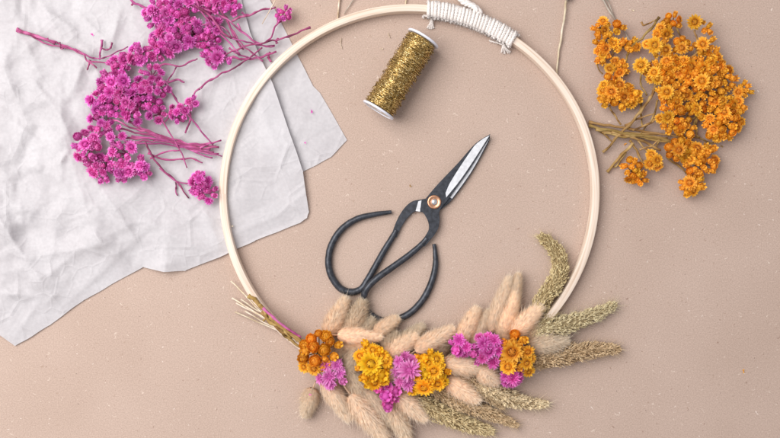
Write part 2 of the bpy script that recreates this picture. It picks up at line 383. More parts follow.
def cordpart(name, pts, r, tl, parent=None, fz_=20, plies=3):
    mb = MB(); w = [np.array(P(*q)) for q in smooth_path(pts, 10)]; ply(mb, w, r*K, tl*K, 6, plies); fuzz(mb, w, 4, fz_, .10); return wobj(name, mb, M_cord)
cordpart("cord_end", [(432,17,7),(427,16,5),(424,15.5,3.5),(423,18,2)], 1.2, 4, plies=2)
for dx in (-2.2, -.8, .6, 2.0): cordpart("cord_end", [(431,18,5),(431.5 + dx*.4,22,4),(431 + dx,25.5,2.2),(430.5 + dx*1.5,29.5 - abs(dx)*.6,1.2)], .75, 3, plies=2, fz_=30)
for dx in (-3, -.5, 2, 4): cordpart("cord_end", [(504,44,7),(504 + dx*.5,48,5),(505 + dx,51,2.6),(505.5 + dx*1.3,54 - abs(dx)*.5,1.2)], .8, 3, plies=2, fz_=30)
cordpart("cord_end", [(503,45,6),(498,43,3),(494,42,2),(489,40.5,1)], .8, 4, plies=2)
cordpart("hanging_cord", [(478,18,9),(479,12,10),(474,7,8),(467,3,6),(459,-6,5),(448,-22,4)], 3.1, 14, fz_=70)
cordpart("hanging_cord", [(473,15,10),(476,9,12),(470,5,9),(463,2,7),(455,-8,7),(444,-24,5)], 2.5, 12, fz_=70)

# ------------------------------------------------------------------ flower heads
def petal(mb, base, d, up, L, W, curl, t0=.15, t1=1.0, fold=.25, tip=.0):
    """pointed bract from base along d, curving up; 5 rows of 3 verts"""
    d = d / np.linalg.norm(d); s = np.cross(d, up); s /= np.linalg.norm(s) + 1e-9; u = np.cross(s, d)
    V = []; T = []; ns = 4
    for i in range(ns + 1):
        q = i / ns; w = W * (math.sin(math.pi * min(1, q*.82 + .16)) ** .8) * (1 - q**6) + tip*W*(q == 1)
        c = base + d*(L*q) + u*(curl*L*q*q)
        V += [c - s*w*.5 + u*fold*w*.4, c, c + s*w*.5 + u*fold*w*.4]; tt = t0 + (t1 - t0)*q; T += [tt, tt*.88, tt]
    F = []
    for i in range(ns):
        for j in (0, 1): a = i*3 + j; F.append((a, a+1, a+4, a+3))
    mb.add(V, F, T)
def ball(mb, c, rx, rz, t, seg=8, ring=5, bumpy=0.0, axis=None):
    V = []; 
    for i in range(1, ring):
        th = math.pi * i / ring
        for j in range(seg):
            ph = 2*math.pi*(j + .5*(i % 2))/seg; k = 1 + bumpy*rng.uniform(-1, 1); V.append(np.array([math.sin(th)*math.cos(ph)*rx*k, math.sin(th)*math.sin(ph)*rx*k, math.cos(th)*rz*k]))
    V = [np.array([0, 0, rz])] + V + [np.array([0, 0, -rz])]; n = len(V)
    F = [(0, 1+j, 1+(j+1) % seg) for j in range(seg)] + [(1+i*seg+j, 1+(i+1)*seg+j, 1+(i+1)*seg+(j+1) % seg, 1+i*seg+(j+1) % seg) for i in range(ring-2) for j in range(seg)] + [(n-1, 1+(ring-2)*seg+(j+1) % seg, 1+(ring-2)*seg+j) for j in range(seg)]
    mb.add([v + np.array(c) for v in V], F, t)
def rot(a, e):
    return np.array([math.cos(a)*math.cos(e), math.sin(a)*math.cos(e), math.sin(e)])
Z = np.array([0, 0, 1.0])
def head_open(kind, mat, npet=15):          # unit radius, facing +z, open daisy-like papery head
    mb = MB()
    ball(mb, (0, 0, -.25), .48, .45, .35, 9, 5)
    for lay, (e, L, W, r0, z, n) in enumerate(((-.05, .78, .36, .30, -.25, npet), (.20, .74, .38, .30, -.12, npet), (.45, .60, .32, .33, -.02, npet - 1), (.9, .24, .17, .34, .05, npet))):
        for i in range(n):
            a = 2*math.pi*(i + .5*lay + rng.uniform(-.25, .25))/n; ee = e + rng.uniform(-.15, .18)
            base = np.array([math.cos(a)*r0, math.sin(a)*r0, z])
            petal(mb, base, rot(a, ee), Z, L*rng.uniform(.82, 1.12), W*rng.uniform(.85, 1.1), rng.uniform(-.15, .25), .3 if lay < 3 else .12, rng.uniform(.75, 1.0) - (.2 if lay == 3 else 0))
    ball(mb, (0, 0, .02), .36, .12, .0, 9, 5, .1)
    for i in range(26):
        r = .32*math.sqrt(rng.random()); a = rng.random()*6.28; ball(mb, (r*math.cos(a), r*math.sin(a), .12), .045, .07, rng.uniform(0, .13), 4, 3)
    return mb.mesh("flower_head_open", mat)
def head_cup(kind, mat):                     # half-open: urn of overlapping bracts with a dark mouth
    mb = MB(); ball(mb, (0, 0, -.15), .62, .62, .4, 10, 6)
    for lay, (r0, z, e, L, W, n) in enumerate(((.45, -.62, .75, .62, .5, 9), (.60, -.35, 1.15, .62, .5, 10), (.62, -.05, 1.5, .55, .45, 10), (.52, .20, 1.75, .42, .34, 10), (.46, .28, 1.2, .34, .26, 10))):
        for i in range(n):
            a = 2*math.pi*(i + .5*lay + rng.uniform(-.12, .12))/n; base = np.array([math.cos(a)*r0, math.sin(a)*r0, z])
            petal(mb, base, rot(a, e + rng.uniform(-.1, .1)), Z if e < 1.3 else -rot(a, 0), L, W, .12, .42, rng.uniform(.65, 1), .2)
    ball(mb, (0, 0, .30), .30, .10, .14, 10, 5, .1)
    for i in range(16):
        r = .3*math.sqrt(rng.random()); a = rng.random()*6.28; ball(mb, (r*math.cos(a), r*math.sin(a), .42), .06, .1, rng.uniform(0.05, .4), 4, 3)
    return mb.mesh("flower_head_cup", mat)
def head_bud(kind, mat):                     # closed pointed bud of overlapping scales
    mb = MB(); ball(mb, (0, 0, 0), .60, .78, .45, 9, 6)
    for lay in range(5):
        f = lay / 4; th = 2.35 - f*1.75; r0 = .62*math.sin(th); z = .80*math.cos(th); n = 7 if lay < 4 else 5
        for i in range(n):
            a = 2*math.pi*(i + .5*(lay % 2) + rng.uniform(-.1, .1))/n; base = np.array([math.cos(a)*r0, math.sin(a)*r0, z])
            tdir = rot(a, 0)*math.cos(th) + Z*math.sin(th)   # tangent going up
            petal(mb, base + rot(a, 0)*.02, tdir + rot(a, 0)*.10, rot(a, 0), .62 - .12*f, .56 - .12*f, -.42, .45, rng.uniform(.7, 1.0), -.2)
    return mb.mesh("flower_head_bud", mat)
def head_fringe(kind, mat, n=26):            # double fringe of narrow petals (pink ones)
    mb = MB(); ball(mb, (0, 0, -.2), .4, .4, .2, 8, 5)
    for lay, (e, L, W, r0) in enumerate(((0, .82, .24, .2), (.3, .8, .22, .18), (.65, .66, .2, .15), (1.05, .45, .16, .12))):
        m = n - lay*4
        for i in range(m):
            a = 2*math.pi*(i + rng.uniform(-.3, .3))/m; base = np.array([math.cos(a)*r0, math.sin(a)*r0, -.12 + .06*lay])
            petal(mb, base, rot(a, e + rng.uniform(-.18, .18)), Z, L*rng.uniform(.75, 1.15), W, rng.uniform(-.1, .35), .05, rng.uniform(.7, 1.0), .3)
    ball(mb, (0, 0, .05), .14, .1, .05, 6, 4, .2)
    return mb.mesh("flower_head_fringe", mat)
def kit(mat, open_=3, cup=2, bud=3, fringe=0):
    k = {'o': [head_open(0, mat, int(rng.integers(12, 17))) for _ in range(open_)], 'c': [head_cup(0, mat) for _ in range(cup)], 'b': [head_bud(0, mat) for _ in range(bud)]}
    if fringe: k['f'] = [head_fringe(0, mat, int(rng.integers(20, 28))) for _ in range(fringe)]
    return k
KO, KY = kit(M_orange), kit(M_yellow); KP = kit(M_pink, 3, 1, 3, 3); KL = kit(M_lilac, 1, 1, 1, 2)

LIFT = lambda x, y: 0.0
def put_head(parent, me, x, y, z, r, nrm, ploc):
    r *= 1.28
    nrm = Vector(nrm).normalized(); q = nrm.to_track_quat('Z', 'Y')
    m = Matrix.Translation(P(x, y, z) - Vector(ploc)) @ q.to_matrix().to_4x4() @ Matrix.Rotation(random.uniform(0, 6.28), 4, 'Z') @ Matrix.Diagonal((r*K*random.uniform(.9, 1.1), r*K*random.uniform(.9, 1.1), r*K*random.uniform(.85, 1.1), 1))
    o = bpy.data.objects.new("flower_head", me); C.objects.link(o); o.parent = parent; o.matrix_basis = m; return o
def cluster(root, kitm, stemmat, cx, cy, rx, ry, n, r=(3.2, 5.2), zb=3, dome=9, mix='oobbc', fixed=(), ang=0, lean=.9, rootpt=None, label=None):
    """one umbel: thin pedicels as the mesh, every head its own child object"""
    rl = np.array(root.location); zb = zb + LIFT(cx, cy)
    if rootpt: rootpt = (rootpt[0], rootpt[1], rootpt[2] + LIFT(cx, cy))
    pts = []; heads = []; n = int(n * (1.1 if kitm is KP else 1.08))
    for (x, y, rr, kd) in fixed: pts.append((x, y, rr)); heads.append((x, y, rr, kd, True))
    ca, sa = math.cos(ang), math.sin(ang); tries = 0; need = n
    while need > 0 and tries < 1500:
        tries += 1; a = random.uniform(0, 6.283); q = math.sqrt(random.random()); u, v = rx*q*math.cos(a), ry*q*math.sin(a)
        x, y = cx + u*ca - v*sa, cy + u*sa + v*ca; rr = random.uniform(*r) * (1.04 if kitm is KP else 1.08); kd = random.choice(mix)
        if kd == 'b': rr *= .72
        if kd == 'c': rr *= .82
        lim = (.84 if kitm is KP else .76) if tries < 700 else (.56 if kitm is KP else .66)
        if all(math.hypot(x - px, y - py) > (rr + pr)*lim for px, py, pr in pts): pts.append((x, y, rr)); heads.append((x, y, rr, kd, False)); need -= 1
    mb = MB(); rp = rootpt or (cx, cy + 2, zb)
    out = []
    for (x, y, rr, kd, fx) in heads:
        dx, dy = (x - cx)/rx, (y - cy)/ry; e = min(1, math.hypot(dx, dy)); z = zb + rr + dome*(math.sqrt(max(0, 1 - e*e*.85))) + random.uniform(-1, 1)
        if fx: z += 1.5
        nr = (lean*dx*(1 if not fx else .35) + random.uniform(-.25, .25) + (0 if fx else random.uniform(-.35, .35)), -lean*dy*(1 if not fx else .35) + random.uniform(-.25, .25) - (0 if fx else random.uniform(-.35, .35)), 1.0 if kd != 'b' else .8)
        out.append((x, y, z, rr, kd, nr))
        nv = Vector(nr).normalized(); c = P(x, y, z) - nv*rr*.5*K
        w = smooth_path([P(*rp), P(*rp)*.45 + c*.55 + Vector((0, 0, -1.5*K)), c - nv*.8*K, c], 4)
        tube(mb, [np.array(p) - rl for p in w], .55*K, 5, .5)
    cl = obj("flower_cluster", mb.mesh("flower_cluster", stemmat), root)
    if label: cl['label'] = label
    # second, lower layer of heads in dense clusters is given by calling with larger n
    for (x, y, z, rr, kd, nr) in out:
        put_head(cl, random.choice(kitm[kd]), x, y, z, rr, nr, rl)
    return cl
def stem(root, mat, pts, r, name="stem", jitter=.6, taper=.75, knob=0, seg=7, t=.5, n=6):
    """a dried stem through layout points, slightly wavering, with nodes"""
    pts = [(p[0], p[1], p[2] + LIFT(p[0], p[1])) for p in pts]
    sp = smooth_path(pts, n); m = len(sp); ph = random.uniform(0, 9); out = []; rad = []
    for i, p in enumerate(sp):
        j = jitter * noise.noise(Vector((p[0]*.12, p[1]*.12, ph))); j2 = jitter * noise.noise(Vector((p[0]*.12, p[1]*.12, ph + 20)))
        out.append(np.array(P(p[0] + j, p[1] + j2, max(p[2], r*.9))) - np.array(root.location) if root else np.array(P(p[0]+j, p[1]+j2, max(p[2], r*.9))))
        q = i/(m-1); rr = r*(1 - (1-taper)*q) * (1 + .18*noise.noise(Vector((i*.9, ph, 0))))
        if knob and i % knob == 0: rr *= 1.35
        rad.append(rr*K)
    mb = MB(); tt = [min(1, max(0, t + .8*noise.noise(Vector((i*.35, ph, 5))))) for i in range(m)]
    tube(mb, out, rad, seg, tt, rough=.08)
    me = mb.mesh(name, mat)
    return obj(name, me, root) if root else me

# ------------------------------------------------------------------ pink bunches
pA = thing("pink_flower_bunch", "magenta dried flowers at the top edge with bare stems crossing towards the hoop", "dried flowers", P(190, 40, 0), "bunches of pink dried flowers on the tissue paper")
LIFT = lambda x, y: (max(0.0, h_main(x, y) - 2) if x < 262 else 0.0)
zt = 5
for (cx, cy, rx, ry, n, zb) in [(160,14,16,14,15,zt),(183,8,14,11,11,zt+2),(171,38,19,15,19,zt+2),(192,33,13,14,11,zt),(157,50,9,10,7,zt),(205,44,8,8,6,zt-1),(214,30,8,12,7,zt-2),(214,56,9,9,8,zt-3),(212,4,14,8,11,zt),(232,6,7,6,6,zt-2)]:
    cluster(pA, KP, M_pinkstem, cx, cy, rx, ry, n, (3.8, 5.8), zb, 8, 'offobbc', rootpt=(cx + 3, cy + 2, zb - 2))
cluster(pA, KP, M_pinkstem, 284, 14, 6.5, 6.5, 9, (3.0, 3.8), 6, 5, 'bbbc', rootpt=(277, 24, 6))
cluster(pA, KP, M_pinkstem, 229, 63, 2, 2, 1, (4.2, 4.6), 7, 3, 'b', rootpt=(226, 60, 8))
for s in [[(196,0,17),(203,13,16),(222,36,14),(240,54,10)],[(205,8,15),(227,19,14),(243,33,12),(261,45,10),(275,46,8)],[(238,24,12),(246,34,11),(261,45,9)],
          [(231,38,13),(250,43,11),(275,46,9)],[(310,28,15.5),(285,38,11),(261,43,11),(243,47,11),(221,56,10)],[(200,89,10),(214,78,9),(232,69,9),(248,59,10),(261,48,10)],
          [(222,59,9),(235,58,9),(246,60,8),(262,57,9),(277,52,8)],[(278,21,8),(272,33,8),(266,42,9)],[(232,21,11),(241,18,10),(249,15,9),(262,10,8),(275,7,7)],[(241,12,9),(244,14,9),(249,15,9)],
          [(229,48,10),(240,55,9),(251,59,8)],[(262,61,9),(250,50,10),(240,43,11),(226,20,12)],[(277,44,9),(276,40,9),(279,38,9)],[(270,52,8),(269,58,6),(271,61,4)],
          [(200,89,12),(187,101,12),(165,122,11)],[(130,-2,8),(134,3,9),(146,8,10),(160,16,11)],[(134,3,9),(131,6,8)],[(187,24,15),(205,24,15),(222,26,13),(232,38,11)],[(150,68,10),(165,64,12),(182,66,12),(198,58,12)],
          [(190,5,18),(206,12,17),(224,34,15),(238,40,11)],[(216,0,15),(228,22,13),(236,40,10),(244,50,8)]]:
    stem(pA, M_pinkstem, s, random.uniform(.75, 1.3), knob=5, jitter=2.0, t=random.uniform(.35, .65))
pB = thing("pink_flower_bunch", "magenta dried flowers lower on the tissue, with one long bare stem reaching far left", "dried flowers", P(130, 120, 0), "bunches of pink dried flowers on the tissue paper")
for (cx, cy, rx, ry, n, zb) in [(136,56,13,9,12,zt),(118,66,9,9,8,zt),(113,84,15,12,15,zt),(100,102,11,10,8,zt),(122,102,16,13,16,zt+2),(143,92,12,15,12,zt),(155,112,9,12,8,zt-1),(100,122,14,12,11,zt),
      (86,146,13,14,14,zt-2),(100,168,13,12,12,zt-2),(118,134,10,8,3,zt+3),(122,152,12,10,7,zt-1),(124,172,12,8,9,zt-3),(142,168,9,8,7,zt-3),(133,118,8,6,3,zt+4),(160,88,7,8,5,zt-2)]:
    cluster(pB, KP, M_pinkstem, cx, cy, rx, ry, n, (3.7, 5.8), zb, 8, 'offobbc', rootpt=(cx + 5, cy + 2, zb - 2))
cluster(pB, KP, M_pinkstem, 152, 74, 10, 8, 7, (3.4, 5), 5, 6, 'obf')
cluster(pB, KP, M_pinkstem, 178, 112, 8, 9, 8, (3, 4.5), 6, 5, 'bbof', rootpt=(184, 122, 8))
cluster(pB, KP, M_pinkstem, 192, 101, 5, 6, 4, (3.2, 4.6), 6, 5, 'bo', rootpt=(186, 108, 8))
cluster(pB, KP, M_pinkstem, 199, 184, 10, 10, 12, (3.8, 5.2), 4, 7, 'foffb', rootpt=(188, 180, 5))
cluster(pB, KP, M_pinkstem, 208, 194, 8, 8, 6, (3.6, 4.8), 4, 5, 'ffb', rootpt=(192, 186, 5))
B = [(112,120),(120,128),(128,122),(105,135),(132,136),(125,142),(118,116),(136,128),(110,146)]
for i, (x, y) in enumerate(B):
    e = 141 + i*2.1
    stem(pB, M_pinkstem, [(x, y, 12), (x*.55 + 78, y*.5 + 70, 14), (172 + i, 139 + i*.9, 12 - i*.4), (196, (e + 141)/2 + 3, 9), (222 - (i*5) % 7*1.8, e, 8)], random.uniform(.65, 1.15), knob=6, jitter=2.0, t=random.uniform(.3, .65))
for s in [[(165,81,10),(178,102,12),(192,120,12),(202,132,11),(213,145,9)],[(188,104,10),(190,114,10),(189,124,9),(185,133,9)],[(145,142,13),(151,154,12),(163,170,9),(176,180,6),(188,198,4)],[(160,168,8),(176,181,6),(190,184,6)],
          [(148,153,10),(170,160,9),(188,158,7),(203,163,6)],[(160,118,12),(171,134,12),(180,150,10),(187,168,6)],[(176,182,5),(176,190,4),(178,196,4)],[(200,148,11),(208,144,10),(216,142,8)],[(130,150,10),(128,160,10),(132,172,9)],
          [(150,158,9),(165,152,9),(180,150,9)],[(118,150,12),(112,160,11),(116,172,9)],[(165,84,9),(172,74,9),(178,66,8)],[(168,82,8),(178,80,8),(185,82,7)],
          [(17,30,3.5),(36,36,5),(55,42,6),(72,48,7),(82,53,8),(90,62,9),(113,62,11),(130,70,12)],[(28,34,4.5),(40,41,5),(55,46,6),(73,50,7),(84,54,8)],[(90,60,9),(89,65,7),(87,69,5)],
          [(84,54,8),(96,59,9),(107,57,9),(117,52,9),(128,47,9)],[(101,40,7),(101,50,8),(100,60,9)],[(112,43,6),(110,48,7),(106,50,8),(101,48,8)],[(48,38,6),(49,42,6)],[(60,43,7),(61,49,6),(64,49,6)],[(90,62,9),(97,68,8)]]:
    stem(pB, M_pinkstem, s, random.uniform(.7, 1.15), knob=5, jitter=1.5, t=random.uniform(.3, .6))
stem(pB, M_pinkstem, [(17,29.5,4),(26,33,5),(38,36.5,5.5),(55,43,6)], 1.7, knob=6, jitter=.5)

LIFT = lambda x, y: 0.0
# ------------------------------------------------------------------ orange bunch
oB = thing("orange_flower_bunch", "bunch of dried orange everlasting flowers with crossed brown stems right of the hoop", "dried flowers", P(665, 110, 0))
def oc(*a, **k):
    if 'fixed' in k: k['fixed'] = [(x, y, q*.86, d) for x, y, q, d in k['fixed']]
    return cluster(oB, KO, M_olive, *a, **k)
oc(601,26,7,7,6,(3.6,5.2),5,6,'oob'); oc(618,27,5,5,3,(4,5.5),6,6,'cb',fixed=[(617,24,5,'c')]); oc(605,42,9,9,8,(3.8,5),5,6,'oob'); oc(622,45,9,5,5,(3.8,5),6,5,'ob'); oc(634,46,6,5,4,(3.8,4.8),6,5,'ob')
oc(602,55,7,6,5,(3.4,4.8),4,5,'ob'); oc(618,67,9,7,7,(3.6,5),5,6,'oob'); oc(609,83,8,8,6,(3.8,5.4),5,6,'ooc'); oc(617,95,17,12,18,(4,5.8),5,8,'oobbc'); oc(633,95,9,9,6,(4,5.6),5,6,'oob')
oc(690,84,13,12,8,(4,5.6),8,8,'obo'); oc(672,62,9,8,6,(4,5.4),9,7,'ob'); oc(697,108,9,9,6,(4,5.4),6,7,'bo'); oc(716,60,8,9,6,(3.8,5),8,6,'bo')
oc(673,20,8,7,6,(3.2,4.6),8,6,'cob'); oc(696,22,7,5,1,(3.5,4),9,5,'b',fixed=[(695,22,7,'o')]); oc(708,28,5,6,3,(3.4,4.2),8,5,'b'); oc(663,30,8,7,5,(4.2,5.6),9,6,'ooc')
oc(657,46,11,9,3,(3.5,5),12,6,'ob',fixed=[(655,45,7.5,'o'),(666,50,6.8,'o')]); oc(642,66,8,6,2,(4,5),8,5,'bo',fixed=[(641,65,7.5,'o')]); oc(683,46,9,8,5,(3.5,5),12,5,'oc',fixed=[(682,48,6,'o')])
oc(705,45,9,8,5,(3.6,5),10,6,'bo',fixed=[(703,44,6.5,'o')]); oc(662,74,12,11,11,(4,5.8),10,7,'oobc'); oc(685,68,11,10,9,(4,5.8),10,7,'ooc'); oc(703,62,10,11,9,(3.8,5.4),10,8,'bbo')
oc(706,83,17,17,20,(3.8,5.6),10,11,'bbooc',fixed=[(702,81,7.5,'o'),(700,66,6.2,'o')]); oc(725,76,10,13,10,(3.8,5.2),7,8,'bbo'); oc(744,90,7,7,7,(3.4,4.6),6,6,'bob'); oc(737,104,7,8,6,(3.6,4.8),6,6,'ob')
oc(671,92,13,12,11,(4,5.6),10,9,'bbc',fixed=[(667,92,7.5,'o'),(677,102,6.2,'o')]); oc(676,116,16,16,17,(3.8,5.4),9,9,'bboc',fixed=[(681,110,6,'c')]); oc(686,129,8,7,4,(4,5.4),9,6,'bc')
oc(723,104,13,9,10,(4,5.4),7,8,'oob'); oc(724,121,18,17,22,(4,5.6),5,10,'oobc',fixed=[(724,112,7,'o')]); oc(716,131,8,8,5,(4,5.4),4,7,'oc')
oc(680,149,13,10,10,(4,6.2),6,9,'ooc',fixed=[(679,150,7.5,'o')]); oc(700,160,17,15,20,(4,5.6),5,9,'boobc',fixed=[(698,148,7,'o')]); oc(692,185,10,9,9,(4,5.8),4,7,'oobb',fixed=[(700,187,5,'b')])
oc(655,160,8,7,8,(4.2,5.6),6,7,'oof'.replace('f','o')); oc(633,170,9,11,12,(3.8,5.4),5,7,'ocb'); oc(641,180,7,6,5,(3.8,5),4,5,'ob')
for i, (a, e) in enumerate([((588,122.5),(683,137)),((589,126),(676,142)),((596,129),(690,146)),((604,133),(668,138)),((601,131),(700,138)),((612,131),(660,150))]):
    stem(oB, M_olive, [(a[0], a[1], 4 + i % 3*1.5), ((a[0]*2 + e[0])/3, (a[1]*2 + e[1])/3 + random.uniform(-2, 2), 7 + i % 2*2), ((a[0] + e[0]*2)/3, (a[1] + e[1]*2)/3 + random.uniform(-2, 2), 9), (e[0], e[1], 9)], random.uniform(1.1, 1.6), knob=8, jitter=1.4, t=random.uniform(.4, .7))
for s, r in [([(657,84,14),(650,98,12),(640,112,11),(629,125,10),(615,140,7),(603,152,4)],2.0),([(633,143,9),(622,155,6),(607,172,3)],2.0),([(640,150,8),(650,146,9),(660,140,9)],1.3),([(609,105,6),(614,114,7),(622,125,9)],1.3),([(630,140,9),(639,155,7),(642,165,6)],1.6),
             ([(634,138,9),(648,152,8),(655,158,7)],1.2),([(660,140,9),(655,148,8),(650,160,6)],1.1),([(659,18,14),(650,30,15),(634,46,14),(626,60,11),(626,76,9)],1.7),([(641,22,10),(643,26,11),(650,23,12),(656,20,13)],1.2),([(699,50,17),(690,58,17),(675,60,15),(660,58,13)],1.7),
             ([(695,30,14),(698,42,15),(694,60,14)],1.2),([(676,26,12),(680,38,13),(678,50,13)],1.2),([(600,56,5),(597,65,5),(602,74,5)],1.0),([(613,50,5),(612,60,6),(617,70,6)],1.0),([(641,70,9),(641,84,8),(646,95,10)],1.3),([(652,60,11),(648,70,12),(652,82,12)],1.2),
             ([(690,108,10),(697,118,10),(695,130,9),(699,138,8),(708,142,5),(716,143,4)],1.4),([(692,120,9),(702,112,10),(712,112,9)],1.3),([(697,132,8),(694,124,9),(699,114,10)],1.2),([(655,118,11),(648,124,10),(632,130,9)],1.4),([(658,100,10),(654,115,9),(640,135,8)],1.3),
             ([(668,140,7),(668,158,5),(679,166,5),(690,176,5)],1.3),([(624,125,9),(640,118,9),(655,113,9)],1.3),([(626,152,5),(618,165,4),(610,168,3)],1.2),([(598,130,4),(607,138,4),(612,142,5)],1.1),([(640,96,6),(640,110,6),(643,128,7)],1.4),([(655,68,12),(668,66,14),(680,60,15)],1.3),([(722,96,10),(710,92,11),(695,104,11),(686,120,9)],1.4)]:
    stem(oB, M_olive, s, r*.78, knob=6, jitter=1.8, t=random.uniform(.35, .75))

# ------------------------------------------------------------------ spool of gold thread
p0, p1 = np.array(P(379, 109, 22.0)), np.array(P(422.5, 39.5, 17.3)); ax = (p1 - p0); Ls = np.linalg.norm(ax); ax /= Ls
spool = thing("thread_spool", "small white plastic spool wound with glittery gold thread, lying inside the hoop", "thread spool", Vector((p0 + p1)/2) - Vector((0, 0, 17.3*K)))
sl = np.array(spool.location); side = np.cross(ax, Z); side /= np.linalg.norm(side)
def lathe(mb, rings, seg=40, t=.5):      # rings: (distance along axis in metres, radius in metres)
    V = []
    for (d, r) in rings:
        for j in range(seg):
            a = 2*math.pi*j/seg; V.append(p0 + ax*d + (side*math.cos(a) + Z*math.sin(a))*r - sl)
    mb.add(V, [(i*seg+j, i*seg+(j+1) % seg, (i+1)*seg+(j+1) % seg, (i+1)*seg+j) for i in range(len(rings)-1) for j in range(seg)], t)
for sgn, d0 in ((-1, 0), (1, Ls)):
    mb = MB(); th = 2.2*K*sgn
    lathe(mb, [(d0, 4*K), (d0, 16.6*K), (d0 + th*.25, 17.2*K), (d0 + th*.8, 17.2*K), (d0 + th, 16.7*K), (d0 + th, 14.2*K), (d0 + th*.6, 13.8*K), (d0 + th*.6, 4*K), (d0 + th*.3, 3.4*K), (d0 - th*4, 3.2*K)])
    fl = obj("flange", mb.mesh("flange", M_plastic), spool); es = fl.modifiers.new("edge", 'EDGE_SPLIT'); es.split_angle = math.radians(40)
    mb = MB(); lathe(mb, [(d0 + th*.66, 13.6*K), (d0 + th*.72, 13.0*K), (d0 + th*.72, 5*K), (d0 + th*.62, 4.4*K)]); obj("label_disc", mb.mesh("label_disc", M_glitter), fl)
mb = MB(); lathe(mb, [(.3*K, 4*K), (.3*K, 13.6*K), (Ls*.5, 14.3*K), (Ls - .3*K, 13.8*K), (Ls - .3*K, 4*K)])
for lay in range(3):
    turns = 50 - lay*5; sg = 20; pts = []
    for i in range(turns*sg + 1):
        q = i/(turns*sg); a = 2*math.pi*turns*q*(1 if lay % 2 == 0 else -1) + lay
        env = 14.2 + .55*math.sin(q*9 + lay) + .5*noise.noise(Vector((q*14, lay, 0)))
        r = (env + 1.1*noise.noise(Vector((i*.13, lay*7, 1))) + lay*.15)*K
        dd = (q*.97 + .015)*Ls + (.9*math.sin(a + lay*2) + 1.3*noise.noise(Vector((i*.07, lay, 9))))*K; dd = min(max(dd, .6*K), Ls - .6*K)
        pts.append(p0 + ax*dd + (side*math.cos(a) + Z*math.sin(a))*r - sl)
    tube(mb, pts, .62*K, 5, .5)
for i in range(170):        # loose loops standing off the winding
    q = rng.uniform(.03, .97); a = rng.uniform(-.6, 3.7); l = rng.uniform(.15, .45); r = 14.9
    pp = [p0 + ax*(q*Ls + rng.uniform(-1, 1)*K*k) + (side*math.cos(a + l*k) + Z*math.sin(a + l*k))*(r + (2.1*math.sin(math.pi*k/3)))*K - sl for k in range(4)]
    tube(mb, pp, .35*K, 4, .5)
gw = obj("gold_thread", mb.mesh("gold_thread", M_gold, True), spool)

# ------------------------------------------------------------------ scissors
sc = thing("scissors", "black iron florist scissors with large loop handles and a copper rivet, tip pointing up right", "scissors", P(434, 202, 0))
scl = np.array(sc.location)
def plate(name, outline, z0, z1, mat, bev=.5, parent=None, slope=None):
    import bmesh
    bm = bmesh.new(); zf = slope or (lambda x, y: 0)
    vs = [bm.verts.new(tuple(np.array(P(x, y, z0 + zf(x, y))) - scl)) for x, y in outline]
    f = bm.faces.new(vs); ex = bmesh.ops.extrude_face_region(bm, geom=[f])
    for v in ex['geom']:
        if isinstance(v, bmesh.types.BMVert): v.co.z += (z1 - z0)*K
    bmesh.ops.recalc_face_normals(bm, faces=bm.faces)
    if bev: bmesh.ops.bevel(bm, geom=[e for e in bm.edges if abs(e.verts[0].co.z - e.verts[1].co.z) < .6*(z1-z0)*K], offset=bev*K, segments=2, affect='EDGES', clamp_overlap=True)
    bmesh.ops.triangulate(bm, faces=bm.faces)
    me = bpy.data.meshes.new(name); bm.to_mesh(me); bm.free(); me.materials.append(mat)
    return obj(name, me, parent or sc)
def curve2(pts, n=5): return [tuple(p) for p in smooth_path(pts, n)]
# lower half (its blade shows as a bright sliver along the right), handle on the left
outA = curve2([(489.8,136),(488.4,142.6),(475.4,166.4),(464,184),(451,201),(443,208)]) + curve2([(436,213),(424,212.5),(415,211.5),(408,217.5),(402,226),(396.5,237.5)])+ curve2([(391.5,234.5),(397,220),(404,208.5),(412,201.5),(421,199.5)]) + curve2([(432,200),(446,184),(462,163),(478,146),(489.8,136)])[1:-1]
plate("blade", outA, 2.2, 4.4, M_steel)
plate("cutting_edge", curve2([(489.6,138.2),(475,165.6),(463.4,183.2),(452,198.6)]) + curve2([(449.5,197),(461,180),(472,162.5)]), 4.42, 4.7, M_ground, 0)
plate("cutting_edge", [(421.5,200.3),(418.3,201.4),(415.6,211.0),(420,211.6)], 4.42, 4.75, M_ground, 0)
# upper half
outB = curve2([(490.3,134),(487,140.5),(473,164),(461.3,181),(448,199.5),(441,208),(439,213)]) + curve2([(439.6,220),(438.2,228),(433.5,236),(424.5,246.5)]) + curve2([(419,244.5),(425.5,235.5),(428.8,228.5),(427.8,221),(424.5,214.5)]) + curve2([(420,209.5),(421.5,204.5),(427,197),(438,184),(458,163),(475,144),(490.3,134)])[:-1]
plate("blade", outB, 4.9, 7.4, M_steel, .7)
plate("cutting_edge", curve2([(489.6,135.4),(472.6,162),(459.5,181),(446.2,197.5)]) + curve2([(445.6,193),(450.0,183.0),(459.6,167.5),(470.2,151.8),(475.6,144.6),(483.5,138.4)]), 7.3, 7.72, M_ground, .12)
def ring_obj(name, cx, cy, prof, mat, parent, seg=32):
    mb = MB(); c = np.array(P(cx, cy, 7)); c[2] = 0; V = []
    for r, z in prof:
        for j in range(seg): a = 2*math.pi*j/seg; V.append(c + np.array([r*K*math.cos(a), r*K*math.sin(a), z*K]) - scl)
    F = [(i*seg+j, i*seg+(j+1) % seg, (i+1)*seg+(j+1) % seg, (i+1)*seg+j) for i in range(len(prof)-1) for j in range(seg)] + [tuple((len(prof)-1)*seg + j for j in range(seg))]
    mb.add(V, F); return obj(name, mb.mesh(name, mat), parent)
w = ring_obj("washer", 434.2, 202, [(6.9, 7.3), (6.9, 8.2), (6.2, 8.7), (5.2, 8.6), (3.9, 8.0), (3.2, 8.0)], M_copper, sc)
